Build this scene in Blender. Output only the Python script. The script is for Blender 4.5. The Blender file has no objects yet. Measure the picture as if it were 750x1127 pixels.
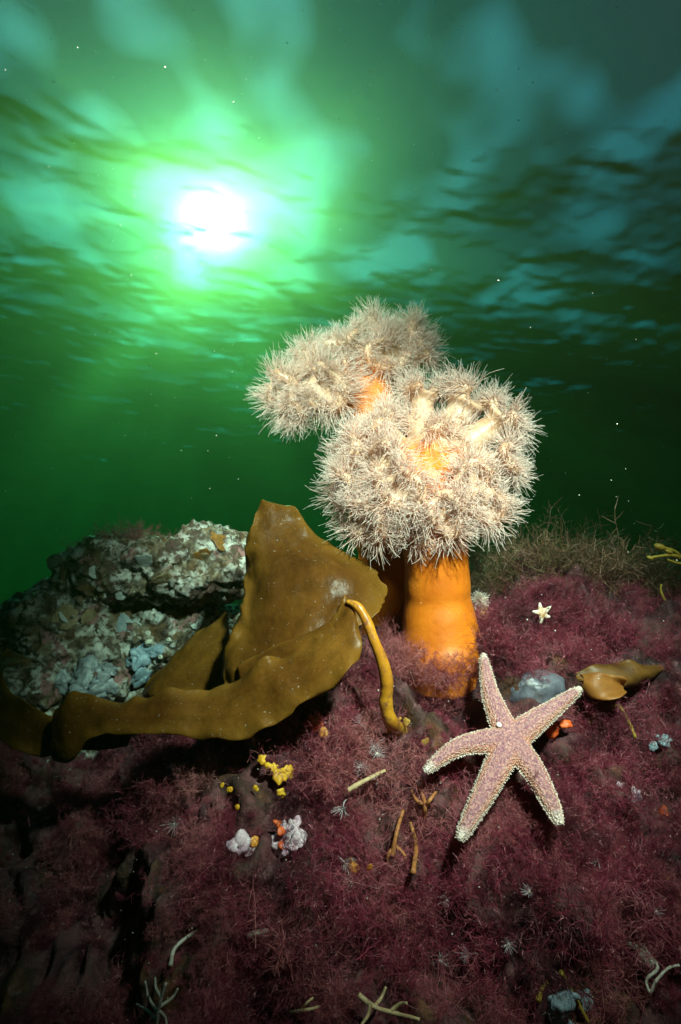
import bpy, bmesh, math, random
import numpy as np
from mathutils import Vector, Matrix, noise
from mathutils.bvhtree import BVHTree

sc = bpy.context.scene
C = sc.collection
random.seed(11)
rng = np.random.RandomState(11)

# ------------------------------------------------------------------ camera
PITCH = math.radians(18); VF = math.radians(87)
FP = 563.5 / math.tan(VF / 2)
cam = bpy.data.cameras.new('camera'); co = bpy.data.objects.new('camera', cam); C.objects.link(co)
cam.sensor_fit = 'VERTICAL'; cam.angle_y = VF; cam.clip_start = .02; cam.clip_end = 600
co.rotation_euler = (math.radians(90) + PITCH, 0, 0); sc.camera = co

def ray(px, py):
    x = (px - 375) / FP; y = (563.5 - py) / FP
    c, s = math.cos(PITCH), math.sin(PITCH)
    return Vector((x, c - y * s, s + y * c))
def at(px, py, d):
    return ray(px, py) * d

# ------------------------------------------------------------------ sky and sun
sd = ray(233, 250).normalized()
el = math.asin(sd.z); az = math.atan2(sd.x, sd.y)
w = bpy.data.worlds.new('World'); sc.world = w; w.use_nodes = True
nt = w.node_tree; N = nt.nodes; L = nt.links; bg = N['Background']
sky = N.new('ShaderNodeTexSky'); sky.sky_type = 'NISHITA'; sky.sun_disc = False
sky.sun_elevation = el; sky.sun_rotation = az
bg.inputs[1].default_value = .095
L.new(sky.outputs[0], bg.inputs[0])
# the sun's disc as it is spread by the air and the ruffled surface
bg2 = N.new('ShaderNodeBackground'); tc = N.new('ShaderNodeTexCoord')
nrm = N.new('ShaderNodeVectorMath'); nrm.operation = 'NORMALIZE'
dot = N.new('ShaderNodeVectorMath'); dot.operation = 'DOT_PRODUCT'; dot.inputs[1].default_value = sd
L.new(tc.outputs['Generated'], nrm.inputs[0]); L.new(nrm.outputs[0], dot.inputs[0])
def pw(e, k):
    p = N.new('ShaderNodeMath'); p.operation = 'POWER'; p.inputs[1].default_value = e
    L.new(mx0.outputs[0], p.inputs[0])
    q = N.new('ShaderNodeMath'); q.operation = 'MULTIPLY'; q.inputs[1].default_value = k; L.new(p.outputs[0], q.inputs[0]); return q.outputs[0]
mx0 = N.new('ShaderNodeMath'); mx0.operation = 'MAXIMUM'; mx0.inputs[1].default_value = 0; L.new(dot.outputs['Value'], mx0.inputs[0])
sm = N.new('ShaderNodeMath'); L.new(pw(1500, 70), sm.inputs[0]); L.new(pw(130, 4), sm.inputs[1]); L.new(sm.outputs[0], bg2.inputs[1])
bg2.inputs[0].default_value = (1, .90, .58, 1)
ad = N.new('ShaderNodeAddShader')
L.new(bg.outputs[0], ad.inputs[0]); L.new(bg2.outputs[0], ad.inputs[1]); L.new(ad.outputs[0], N['World Output'].inputs[0])
sun = bpy.data.lights.new('sun', 'SUN'); sun.energy = 5; sun.angle = math.radians(.6); sun.color = (1, .90, .50)
so = bpy.data.objects.new('sun', sun); C.objects.link(so)
so.rotation_euler = (-sd).to_track_quat('-Z', 'Y').to_euler()
sc.view_settings.view_transform = 'Standard'; sc.view_settings.look = 'None'
sc.view_settings.exposure = -.3; sc.view_settings.gamma = 1
sc.cycles.use_denoising = True
sc.cycles.max_bounces = 6; sc.cycles.transparent_max_bounces = 8

# the photographer's flash guns, one high on the right and a weak one on the left
def strobe(pos, target, watts, size, blend, col, rad):
    l = bpy.data.lights.new('strobe', 'SPOT'); l.energy = watts; l.color = col
    l.spot_size = math.radians(size); l.spot_blend = blend; l.shadow_soft_size = rad
    o = bpy.data.objects.new('strobe', l); C.objects.link(o); o.location = pos
    o.rotation_euler = (Vector(target) - Vector(pos)).to_track_quat('-Z', 'Y').to_euler()
strobe((.27, -.08, .50), at(490, 640, .64), 185, 57, 1, (1, .65, .56), .03)
strobe((-.34, .06, .66), at(300, 420, .85), 145, 48, 1, (1, .63, .54), .03)

# ------------------------------------------------------------------ helpers
def mesh_np(name, V, F, mat=None, smooth=True, attrs=None):
    V = np.asarray(V, dtype=np.float32); F = np.asarray(F, dtype=np.int32)
    k = F.shape[1]
    me = bpy.data.meshes.new(name)
    me.vertices.add(len(V)); me.vertices.foreach_set('co', V.ravel())
    me.loops.add(F.size); me.loops.foreach_set('vertex_index', F.ravel())
    me.polygons.add(len(F)); me.polygons.foreach_set('loop_start', np.arange(0, F.size, k, dtype=np.int32))
    me.update(calc_edges=True)
    me.validate()
    if attrs:
        for an, (ty, arr) in attrs.items():
            a = me.attributes.new(an, ty, 'POINT')
            if ty == 'FLOAT': a.data.foreach_set('value', np.asarray(arr, dtype=np.float32).ravel())
            else: a.data.foreach_set('color', np.asarray(arr, dtype=np.float32).ravel())
    if smooth: me.shade_smooth()
    if mat: me.materials.append(mat)
    return me
def obj(name, me, parent=None, loc=None):
    o = bpy.data.objects.new(name, me); C.objects.link(o)
    if parent is not None: o.parent = parent
    if loc is not None: o.location = loc
    return o
def tag(o, label, cat, group=None):
    o['label'] = label; o['category'] = cat
    if group: o['group'] = group
    return o
def thing(name, label, cat, loc, group=None):
    o = bpy.data.objects.new(name, None); C.objects.link(o); o.location = loc; o.empty_display_size = .02
    return tag(o, label, cat, group)
def part(name, me, parent, stuff=False):
    """mesh in world coordinates becomes a child of its thing"""
    o = obj(name, me, parent); p = parent; off = Vector(p.location)
    while p.parent is not None:
        p = p.parent; off += Vector(p.location)
    me.transform(Matrix.Translation(-off))
    if stuff: o['kind'] = 'stuff'
    return o
def tubes(P, R, sides=4, cap=True):
    """P (n,k,3) polylines, R (n,k) radii -> verts, quads, owner parameter t"""
    P = np.asarray(P, float); R = np.asarray(R, float); n, k, _ = P.shape
    T = np.gradient(P, axis=1); T /= np.linalg.norm(T, axis=2, keepdims=True) + 1e-9
    up = np.zeros((n, 1, 3)); m = T.mean(1); idx = np.abs(m).argmin(1); up[np.arange(n), 0, idx] = 1
    A = np.cross(T, np.repeat(up, k, 1)); A /= np.linalg.norm(A, axis=2, keepdims=True) + 1e-9
    B = np.cross(T, A)
    an = np.arange(sides) / sides * 2 * math.pi
    V = P[:, :, None, :] + R[:, :, None, None] * (A[:, :, None, :] * np.cos(an)[None, None, :, None] + B[:, :, None, :] * np.sin(an)[None, None, :, None])
    I = np.arange(n * k * sides).reshape(n, k, sides); J = np.roll(I, -1, axis=2)
    F = np.stack([I[:, :-1], J[:, :-1], J[:, 1:], I[:, 1:]], -1).reshape(-1, 4)
    t = np.repeat(np.tile(np.linspace(0, 1, k), (n, 1))[:, :, None], sides, 2)
    return V.reshape(-1, 3), F, t.ravel()
def ribbons(P, W):
    """thin filaments: two crossed-free flat strips are too dear, so one strip with random facing"""
    P = np.asarray(P, float); n, k, _ = P.shape
    T = np.gradient(P, axis=1); T /= np.linalg.norm(T, axis=2, keepdims=True) + 1e-9
    rd = rng.normal(size=(n, 1, 3)); A = np.cross(T, np.repeat(rd, k, 1)); A /= np.linalg.norm(A, axis=2, keepdims=True) + 1e-9
    V = np.stack([P - A * W[:, :, None], P + A * W[:, :, None]], 2)
    I = np.arange(n * k * 2).reshape(n, k, 2)
    F = np.stack([I[:, :-1, 0], I[:, :-1, 1], I[:, 1:, 1], I[:, 1:, 0]], -1).reshape(-1, 4)
    return V.reshape(-1, 3), F
def catmull(P, n):
    P = [np.asarray(p, float) for p in P]; P = [2 * P[0] - P[1]] + P + [2 * P[-1] - P[-2]]
    m = len(P) - 3; out = []
    for i in range(n):
        u = i / (n - 1) * m; j = min(int(u), m - 1); t = u - j
        a, b, c, d = P[j:j + 4]
        out.append(.5 * (2 * b + (c - a) * t + (2 * a - 5 * b + 4 * c - d) * t * t + (3 * b - a - 3 * c + d) * t ** 3))
    return np.array(out)
def fb(p, s, o=4, off=0.):
    return noise.fractal(Vector((p[0] * s + off, p[1] * s + off * .7, p[2] * s - off)), .55, 2.1, o)

# ------------------------------------------------------------------ materials
def mat(name):
    m = bpy.data.materials.new(name); m.use_nodes = True
    return m, m.node_tree.nodes, m.node_tree.links, m.node_tree.nodes['Principled BSDF']
def nz(N, L, scale, detail=4, vec=None, typ='noise', rough=.55):
    n = N.new('ShaderNodeTexNoise' if typ == 'noise' else 'ShaderNodeTexVoronoi')
    n.inputs['Scale'].default_value = scale
    if typ == 'noise': n.inputs['Detail'].default_value = detail; n.inputs['Roughness'].default_value = rough
    if vec is None:
        t = N.get('OBJ') or N.new('ShaderNodeTexCoord'); t.name = 'OBJ'; vec = t.outputs['Object']
    L.new(vec, n.inputs['Vector']); return n
def ramp(N, L, src, stops, interp='LINEAR'):
    r = N.new('ShaderNodeValToRGB'); e = r.color_ramp.elements; r.color_ramp.interpolation = interp
    while len(e) < len(stops): e.new(.5)
    for i, (p, c) in enumerate(stops): e[i].position = p; e[i].color = (*c, 1)
    L.new(src, r.inputs[0]); return r
def mix(N, L, f, a, b, mode='MIX'):
    m = N.new('ShaderNodeMix'); m.data_type = 'RGBA'; m.blend_type = mode
    for s, v in ((m.inputs[0], f), (m.inputs[6], a), (m.inputs[7], b)):
        if hasattr(v, 'is_linked') or hasattr(v, 'links'): L.new(v, s)
        elif isinstance(v, (int, float)): s.default_value = v
        else: s.default_value = (*v, 1)
    return m.outputs[2]
def bump(N, L, h, dist, strength=1.):
    b = N.new('ShaderNodeBump'); b.inputs['Distance'].default_value = dist; b.inputs['Strength'].default_value = strength
    L.new(h, b.inputs['Height']); return b
def simple(name, stops, scale=60, rough=.6, bd=.001, bs=120, sss=0):
    m, N, L, B = mat(name); n = nz(N, L, scale); r = ramp(N, L, n.outputs[0], stops); L.new(r.outputs[0], B.inputs['Base Color'])
    B.inputs['Roughness'].default_value = rough
    b = bump(N, L, nz(N, L, bs).outputs[0], bd); L.new(b.outputs[0], B.inputs['Normal'])
    if sss: B.inputs['Subsurface Weight'].default_value = sss; B.inputs['Subsurface Radius'].default_value = (.01, .005, .003); B.inputs['Subsurface Scale'].default_value = 1
    return m
def leafy(name, c0, c1, scale=9, transl=.35, rough=.5, vary=25):
    """diffuse + translucent for thin tissue"""
    m, N, L, B = mat(name)
    n = nz(N, L, scale, 3); r = ramp(N, L, n.outputs[0], [(.3, c0), (.7, c1)])
    L.new(r.outputs[0], B.inputs['Base Color']); B.inputs['Roughness'].default_value = rough
    t = N.new('ShaderNodeBsdfTranslucent'); L.new(r.outputs[0], t.inputs[0])
    mx = N.new('ShaderNodeMixShader'); mx.inputs[0].default_value = transl
    L.new(B.outputs[0], mx.inputs[1]); L.new(t.outputs[0], mx.inputs[2]); L.new(mx.outputs[0], N['Material Output'].inputs[0])
    return m

# ------------------------------------------------------------------ water
SZ = 3.2
xs = np.linspace(-6.5, 6.5, 380); ext = 6.5 + np.cumsum(.04 * 1.16 ** np.arange(1, 38)); xs = np.r_[-ext[::-1], xs, ext]; n = len(xs)
X, Y = np.meshgrid(xs, xs + 4.5); Z = np.zeros_like(X)
WS, WA, WO = 1.0, .050, 6
for i in range(n):
    for j in range(n):
        x, y = X[i, j], Y[i, j]
        if abs(x) > 18 or abs(y - 4.5) > 18: continue
        u_, v_ = x * .97 + y * .2, -x * .2 + y * .97
        Z[i, j] = WA * noise.fractal(Vector((u_ * WS * .6, v_ * WS * 1.2, 22.9)), .75, 2.2, WO)
I = np.arange(n * n).reshape(n, n)
F = np.stack([I[:-1, :-1], I[:-1, 1:], I[1:, 1:], I[1:, :-1]], -1).reshape(-1, 4)
m, N, L, B = mat('water_surface'); N.remove(B); out = N['Material Output']
acc = None
for io in (1.20, 1.235, 1.27, 1.305, 1.34, 1.375):
    fr = N.new('ShaderNodeFresnel'); fr.inputs[0].default_value = io
    q_ = N.new('ShaderNodeMath'); q_.operation = 'MULTIPLY_ADD'; q_.inputs[1].default_value = 1 / 6; q_.inputs[2].default_value = 0; L.new(fr.outputs[0], q_.inputs[0])
    if acc is not None: L.new(acc, q_.inputs[2])
    acc = q_.outputs[0]
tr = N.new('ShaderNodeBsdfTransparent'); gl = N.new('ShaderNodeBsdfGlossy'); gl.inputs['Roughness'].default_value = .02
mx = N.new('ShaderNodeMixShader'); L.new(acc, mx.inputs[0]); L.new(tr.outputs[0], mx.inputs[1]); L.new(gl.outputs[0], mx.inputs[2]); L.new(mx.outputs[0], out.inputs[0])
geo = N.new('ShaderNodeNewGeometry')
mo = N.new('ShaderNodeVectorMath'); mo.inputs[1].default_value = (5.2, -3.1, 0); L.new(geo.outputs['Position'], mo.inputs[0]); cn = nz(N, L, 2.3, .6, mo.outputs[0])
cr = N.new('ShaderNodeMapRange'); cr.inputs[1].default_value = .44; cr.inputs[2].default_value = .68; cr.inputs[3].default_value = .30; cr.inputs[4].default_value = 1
L.new(cn.outputs[0], cr.inputs[0]); L.new(cr.outputs[0], tr.inputs[0])  # blotchy transparency tint paints in sunlight focused by ripples, to form shafts
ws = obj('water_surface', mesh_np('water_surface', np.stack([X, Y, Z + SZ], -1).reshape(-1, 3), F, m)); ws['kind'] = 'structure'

bm = bmesh.new(); bmesh.ops.create_cube(bm, size=1)
for v in bm.verts: v.co = Vector((v.co.x * 130, v.co.y * 130 + 5, (-5.5 if v.co.z < 0 else SZ - .25)))
me = bpy.data.meshes.new('haze'); bm.to_mesh(me); bm.free()
hz = obj('haze', me); hz['kind'] = 'stuff'
m, N, L, B = mat('sea_water'); N.remove(B)
pv = N.new('ShaderNodeVolumePrincipled')
pv.inputs['Color'].default_value = (.088, .064, .028, 1); pv.inputs['Density'].default_value = .85; pv.inputs['Anisotropy'].default_value = .875
pv.inputs['Absorption Color'].default_value = (.08, .78, .60, 1)
L.new(pv.outputs[0], N['Material Output'].inputs['Volume']); me.materials.append(m)

# ------------------------------------------------------------------ sea floor and reef
def grid_faces(a, b):
    I = np.arange(a * b).reshape(a, b)
    return np.stack([I[:-1, :-1], I[:-1, 1:], I[1:, 1:], I[1:, :-1]], -1).reshape(-1, 4)
m_floor = simple('silt', [(.3, (.03, .025, .02)), (.7, (.07, .055, .045))], 1.5, .9, .03, 6)
q = np.sinh(np.linspace(-4, 4, 90)); q = q / q[-1] * 60
FX, FY = np.meshgrid(q, q + 5)
FZ = np.array([[-3.1 + .5 * noise.fractal(Vector((x * .2, y * .2, 0)), .6, 2, 4) for x in q] for y in q + 5])
sb = obj('seabed', mesh_np('seabed', np.stack([FX, FY, FZ], -1).reshape(-1, 3), grid_faces(90, 90), m_floor)); sb['kind'] = 'structure'

prof = [(.10, -2.9), (.28, -1.5), (.42, -.62), (.47, -.40), (.535, -.25), (.60, -.12), (.66, -.01), (.745, .055), (.86, .13), (.98, .15), (1.12, .10), (1.35, -.15), (1.9, -1.1), (3.2, -2.4), (5.0, -3.3)]
# resample by screen interest: dense between the near foot and the crest
pc = catmull([np.array([0, a, b]) for a, b in prof], 900)
seg = np.r_[0, np.cumsum(np.linalg.norm(np.diff(pc, axis=0), axis=1))]
dens = np.where((pc[:, 1] > .40) & (pc[:, 1] < 1.2), 1., .12); cum = np.r_[0, np.cumsum(dens[1:] * np.diff(seg))]
NV = 300; NU = 360
ss = np.interp(np.linspace(0, cum[-1], NV), cum, np.arange(900))
py_ = np.interp(ss, np.arange(900), pc[:, 1]); pz_ = np.interp(ss, np.arange(900), pc[:, 2])
ty = np.gradient(py_); tz = np.gradient(pz_); ln = np.hypot(ty, tz); ny, nz_ = -tz / ln, ty / ln
u = np.linspace(-1, 1, NU); ux = .62 * u + 1.6 * np.sign(u) * np.clip(np.abs(u) - .72, 0, 1) ** 1.6 * 3
TV = np.zeros((NV, NU, 3))
mound = at(612, 715, .78); hollow = at(110, 880, .6); hollow2 = at(190, 735, .74); rmound = at(470, 740, .66)
for i in range(NV):
    for j in range(NU):
        x = ux[j]; p = Vector((x, py_[i], pz_[i]))
        left = max(0., min(1., (-x - .12) / .25)); left = left * left * (3 - 2 * left)
        p.y += .09 * left; p.z -= .10 * left * max(0, min(1, (pz_[i] + .2) / .3))
        far = max(0., abs(x) - .7)
        p.z -= far * .9; p.y += .15 * abs(x) ** 2
        d1 = (p - mound).length; p.z += .085 * math.exp(-(d1 / .10) ** 2)
        d2 = (p - rmound).length; p.z += .025 * math.exp(-(d2 / .06) ** 2)
        d4 = (p - hollow2).length; p.y += .20 * math.exp(-(d4 / .10) ** 2); p.z -= .06 * math.exp(-(d4 / .12) ** 2)
        d3 = (p - hollow).length; p.y += .10 * math.exp(-(d3 / .13) ** 2)
        f = .050 * fb(p, 5.5, 3, 3.1) + .042 * (.45 - 1.7 * abs(fb(p, 13, 2, 9.4))) + .010 * (.4 - 1.5 * abs(fb(p, 38, 2, 5.4))) + .007 * fb(p, 55, 2, 1.7)
        TV[i, j] = (p.x, p.y + ny[i] * f, p.z + nz_[i] * f)
TF = grid_faces(NV, NU)
m, N, L, B = mat('encrusted_reef')
a = nz(N, L, 14, 5); b = nz(N, L, 55, 4); v = nz(N, L, 30, typ='v')
c = ramp(N, L, a.outputs[0], [(.30, (.015, .004, .006)), (.45, (.05, .010, .016)), (.52, (.10, .030, .035)), (.58, (.035, .014, .010)), (.66, (.14, .05, .02)), (.74, (.03, .01, .012))])
c2 = ramp(N, L, b.outputs[0], [(.62, (0, 0, 0)), (.72, (.8, .8, .8))])
col = mix(N, L, c2.outputs[0], c.outputs[0], (.20, .10, .11))
L.new(col, B.inputs['Base Color']); B.inputs['Roughness'].default_value = .8
bp = bump(N, L, b.outputs[0], .006); L.new(bp.outputs[0], B.inputs['Normal'])
reef = obj('reef', mesh_np('reef', TV.reshape(-1, 3), TF, m)); reef['kind'] = 'structure'
bvh = BVHTree.FromPolygons([tuple(p) for p in TV.reshape(-1, 3)], [tuple(f) for f in TF])
def hit(px, py, lift=0.):
    r = ray(px, py); n_ = r.normalized()
    loc, nor, _, _ = bvh.ray_cast(Vector((0, 0, 0)) + n_ * .15, n_)
    if loc is None: return at(px, py, .9), Vector((0, -.7, .7))
    if nor.dot(n_) > 0: nor = -nor
    return loc + nor * lift, nor

# ------------------------------------------------------------------ red algae
def tuft(nst, h, spread, fine, seed, br=3, fan=.5):
    """a bushy filamentous weed: stems, branches, branchlets. returns polylines grouped by width"""
    g = np.random.RandomState(seed); out = []
    k = 6
    d = g.normal(size=(nst, 3)) * [1, 1, .5]; d[:, 2] = np.abs(d[:, 2]) + fan; d /= np.linalg.norm(d, axis=1, keepdims=True)
    ln_ = h * g.uniform(.55, 1.1, nst); st = g.normal(size=(nst, 3)) * [spread, spread, 0]
    t = np.linspace(0, 1, k)[None, :, None]
    P = st[:, None] + d[:, None] * ln_[:, None, None] * t
    P = P + np.cumsum(g.normal(size=(nst, k, 3)) * h * .035, 1) * t
    out.append((P, np.linspace(1.5, .7, k)[None].repeat(nst, 0) * fine))
    lev = P; hl = h
    for b in range(2):
        nb = br if b == 0 else 4
        n0 = lev.shape[0]; idx = np.repeat(np.arange(n0), nb * 2)
        m_ = len(idx); tt = g.uniform(.15, .98, m_) * (lev.shape[1] - 1); i0 = np.floor(tt).astype(int); i0 = np.minimum(i0, lev.shape[1] - 2); f_ = (tt - i0)[:, None]
        base = lev[idx, i0] * (1 - f_) + lev[idx, i0 + 1] * f_
        dir_ = lev[idx, i0 + 1] - lev[idx, i0]; dir_ /= np.linalg.norm(dir_, axis=1, keepdims=True) + 1e-9
        dir_ = dir_ * .8 + g.normal(size=(m_, 3)) * .65; dir_ /= np.linalg.norm(dir_, axis=1, keepdims=True)
        hl *= .42; kk = 4 if b == 0 else 3
        t = np.linspace(0, 1, kk)[None, :, None]
        Q = base[:, None] + dir_[:, None] * (hl * g.uniform(.5, 1.2, m_))[:, None, None] * t
        Q = Q + np.cumsum(g.normal(size=(m_, kk, 3)) * hl * .08, 1) * t
        out.append((Q, np.linspace(.9, .45, kk)[None].repeat(m_, 0) * fine * (.8 if b else 1)))
        lev = Q
    return out
def tuft_mesh(levels):
    Vs, Fs, o = [], [], 0
    for P, W in levels:
        V, F_ = ribbons(P, W); Vs.append(V); Fs.append(F_ + o); o += len(V)
    return np.concatenate(Vs), np.concatenate(Fs)
def frame(nor, g):
    z = np.array(nor, float); z /= np.linalg.norm(z); a = g.normal(size=3); x = np.cross(a, z); x /= np.linalg.norm(x); y = np.cross(z, x)
    return np.stack([x, y, z], 1)
def algae_mat(name, stops, transl=.3):
    m, N, L, B = mat(name)
    g = N.new('ShaderNodeNewGeometry')
    n1 = nz(N, L, 11, 4, g.outputs['Position'], rough=.65); n2 = nz(N, L, 160, 2, g.outputs['Position'])
    r = ramp(N, L, n1.outputs[0], stops)
    r2 = ramp(N, L, n2.outputs[0], [(.62, (0, 0, 0)), (.75, (1, 1, 1))])
    col = mix(N, L, r2.outputs[0], r.outputs[0], tuple(min(1, x * 2.2 + .05) for x in stops[-1][1]))
    L.new(col, B.inputs['Base Color']); B.inputs['Roughness'].default_value = .55
    t = N.new('ShaderNodeBsdfTranslucent'); L.new(col, t.inputs[0]); mx = N.new('ShaderNodeMixShader'); mx.inputs[0].default_value = transl
    L.new(B.outputs[0], mx.inputs[1]); L.new(t.outputs[0], mx.inputs[2]); L.new(mx.outputs[0], N['Material Output'].inputs[0])
    return m
m_red = algae_mat('red_algae', [(.32, (.045, .006, .014)), (.44, (.14, .015, .034)), (.54, (.29, .038, .078)), (.68, (.50, .17, .20))])
m_pink = algae_mat('pink_algae', [(.3, (.22, .04, .07)), (.5, (.38, .10, .12)), (.7, (.50, .20, .20))])
m_brown = algae_mat('brown_algae', [(.3, (.09, .04, .025)), (.5, (.18, .085, .055)), (.7, (.27, .14, .095))])
m_olive = algae_mat('olive_algae', [(.3, (.10, .065, .025)), (.5, (.19, .12, .05)), (.7, (.27, .18, .09))])

# turf: uncountable short filaments over the whole reef
tri = TF[:, [0, 1, 2]]; P0 = TV.reshape(-1, 3)
A_ = P0[tri[:, 0]]; e1 = P0[tri[:, 1]] - A_; e2 = P0[tri[:, 2]] - A_; nn = np.cross(e1, e2); ar = np.linalg.norm(nn, axis=1)
cen = A_ + (e1 + e2) / 3
cz = np.array([0, math.cos(PITCH), math.sin(PITCH)]); cu = np.array([0, -math.sin(PITCH), math.cos(PITCH)])
dep = cen @ cz; sx = cen[:, 0] / dep * FP + 375; sy = 563.5 - cen @ cu / dep * FP
nn = nn / (ar[:, None] + 1e-12); nn[(nn * cen).sum(1) > 0] *= -1
vis = (dep > .2) & (dep < 1.35) & (sx > -90) & (sx < 840) & (sy < 1230)
wgt = ar * vis * np.clip(1.2 - dep, .25, 1); wgt /= wgt.sum()
def clump_meshes(name, mat_, nst, h, spread, fine, seeds, br=3, fan=.5):
    return [mesh_np(name, *tuft_mesh(tuft(nst, h, spread, fine, s, br, fan)), mat_) for s in seeds]
M_red = clump_meshes('red_algae_clump', m_red, 34, .050, .018, .00026, (1, 2, 3), 5)
M_pink = clump_meshes('pink_algae_clump', m_pink, 34, .050, .018, .00026, (4, 5, 6), 5)
M_brown = clump_meshes('brown_algae_bush', m_brown, 60, .085, .045, .00042, (7, 8), 7, .6)
M_olive = clump_meshes('olive_algae_bush', m_olive, 60, .085, .045, .00042, (9, 10), 7, .6)
def clump(name, meshes, px, py, s, label, group, d=None, upw=.6):
    if d is None: p, nor = hit(px, py)
    else: p, nor = at(px, py, d), Vector((0, -.3, 1))
    o = obj(name, random.choice(meshes), loc=p)
    z = (nor * (1 - upw) + Vector((random.uniform(-.2, .2), -.05, upw))).normalized()
    o.rotation_euler = (z.to_track_quat('Z', 'Y').to_matrix() @ Matrix.Rotation(random.uniform(0, 6.28), 3, 'Z')).to_euler()
    o.scale = (s, s, s); return tag(o, label, 'algae', group)
for px, py, s in [(432, 712, .75), (452, 700, .85), (470, 742, .8), (495, 738, .7), (445, 745, .75), (422, 735, .6), (478, 765, .7), (505, 770, .6)]:
    clump('pink_algae_clump', M_pink, px, py, s, 'pinkish feathery algae clump at the foot of the orange anemone', 'pink algae at the anemone foot')
for px, py, s, d in [(440, 728, .6, .655), (458, 742, .65, .645), (478, 752, .6, .64), (500, 750, .65, .645), (520, 742, .6, .66), (428, 716, .55, .665)]:
    clump('pink_algae_clump', M_pink, px, py, s, 'pinkish feathery algae clump at the foot of the orange anemone', 'pink algae at the anemone foot', d, .8)
for px, py, s in [(545, 690, .85), (570, 678, .95), (600, 672, 1.0), (630, 682, 1.0), (660, 694, .95), (685, 712, .8), (560, 715, .8), (595, 712, .85), (628, 722, .8), (655, 735, .7), (540, 735, .7), (570, 742, .6)]:
    clump('red_algae_clump', M_red, px, py, s, 'maroon fuzzy algae clump on the mound above the large starfish', 'maroon algae on the mound')
for px, py, s in [(548, 668, .75), (575, 658, .85), (600, 650, .95), (628, 648, 1.0), (655, 655, 1.05), (680, 665, 1.05), (705, 680, 1.1), (730, 690, 1.1), (752, 700, 1.0), (640, 665, .9), (690, 690, .9)]:
    dd = .88 + (px - 548) * .0002
    clump('brown_algae_bush', M_brown if (px // 5) % 3 else M_olive, px, py + 12, s * 1.25, 'tall dull brown algae bush standing behind the maroon mound', 'brown algae bushes behind the mound', dd, .9)
for px, py, s in [(380, 790, .8), (345, 830, .85), (370, 850, .9), (400, 830, .8), (420, 870, .9), (345, 985, .9), (400, 960, .9), (450, 1000, .9), (250, 1000, .8), (500, 980, .9), (560, 960, .85), (640, 950, .9), (690, 900, .9), (720, 840, .9), (690, 830, .8), (665, 800, .8), (620, 1010, .9), (700, 990, .9), (740, 930, .9), (430, 810, .7), (505, 850, .7), (470, 900, .8), (540, 1040, .9), (420, 1060, .9), (330, 1060, .9), (150, 870, .8), (110, 880, .8), (190, 880, .7), (225, 860, .6), (80, 890, .7), (230, 940, .8), (660, 1080, .9), (730, 780, .8), (640, 860, .8)]:
    lab = (('dim red algae clump on the ledge shaded by the kelp ribbon', 'algae under the kelp ribbon') if px < 260 and py < 945 else ('dark red fuzzy algae clump just below the yellow kelp stipe', 'red algae below the stipe') if px < 440 and py < 900
           else ('dark red fuzzy algae clump on the slope beyond the starfish arms', 'red algae beyond the starfish') if px > 615 and py < 960 else ('dark red fuzzy algae clump at the low foot of the reef', 'red algae at the reef foot'))
    clump('red_algae_clump', M_red if random.random() < .72 else M_pink, px, py, s, *lab, None, .35)

for px, py, s in [(120, 590, .6), (140, 588, .7), (160, 592, .6), (100, 605, .6), (190, 600, .5)]:
    clump('boulder_algae', M_pink, px, py + 8, s, 'pinkish algae tuft growing on top of the pale boulder', 'algae on the boulder', .86)
turf_src = [o for o in C.objects if o.name.startswith(('red_algae_clump', 'pink_algae_clump'))]
src = []
for me_ in M_red + M_pink[:1]: src += [o for o in turf_src if o.data == me_][:1]
NT = 5200
KEEP = [(562, 815, 36), (590, 850, 26), (190, 735, 60), (215, 745, 50), (150, 740, 40), (298, 855, 20), (264, 872, 10), (354, 800, 14), (320, 926, 26), (268, 928, 16), (614, 803, 12), (402, 948, 12), (726, 819, 10), (684, 868, 12), (590, 758, 34), (660, 752, 34), (700, 740, 36), (622, 1100, 22), (440, 800, 16), (705, 1060, 20), (175, 1100, 16), (285, 1027, 10), (440, 915, 14), (466, 885, 12)]
wk = wgt.copy()
for kx, ky, kr in KEEP: wk[(sx - kx) ** 2 + (sy - ky - 8) ** 2 < kr ** 2] *= .12
wk *= np.array([1. if v_ else 0. for v_ in vis]) * np.clip(np.array([.55 + 2.6 * fb(c__, 13, 2, 21.) if v_ else 0 for c__, v_ in zip(cen, vis)]), .04, 1.4)
wk /= wk.sum()
pick = rng.choice(len(ar), NT, p=wk)
rot = np.zeros((NT, 3), np.float32); scl = np.zeros(NT, np.float32)
for q, i in enumerate(pick):
    up = Vector(nn[i] * .8 + np.array([0, -.1, .5]) + rng.normal(size=3) * .3).normalized()
    rot[q] = (up.to_track_quat('Z', 'Y').to_matrix() @ Matrix.Rotation(rng.uniform(0, 6.28), 3, 'Z')).to_euler()
    scl[q] = max(.10, rng.uniform(.18, .36) * (1 + 1.6 * fb(cen[i], 12, 2, 5.)))
me_ = bpy.data.meshes.new('red_algae_turf'); me_.vertices.add(NT); me_.vertices.foreach_set('co', cen[pick].astype(np.float32).ravel())
a_ = me_.attributes.new('rot', 'FLOAT_VECTOR', 'POINT'); a_.data.foreach_set('vector', rot.ravel())
a_ = me_.attributes.new('scl', 'FLOAT', 'POINT'); a_.data.foreach_set('value', scl)
turf = obj('red_algae_turf', me_); turf['kind'] = 'stuff'; tag(turf, 'short maroon turf of fine filaments covering the whole reef', 'algae')
ng = bpy.data.node_groups.new('turf', 'GeometryNodeTree'); ng.interface.new_socket('Geometry', in_out='INPUT', socket_type='NodeSocketGeometry'); ng.interface.new_socket('Geometry', in_out='OUTPUT', socket_type='NodeSocketGeometry')
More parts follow.
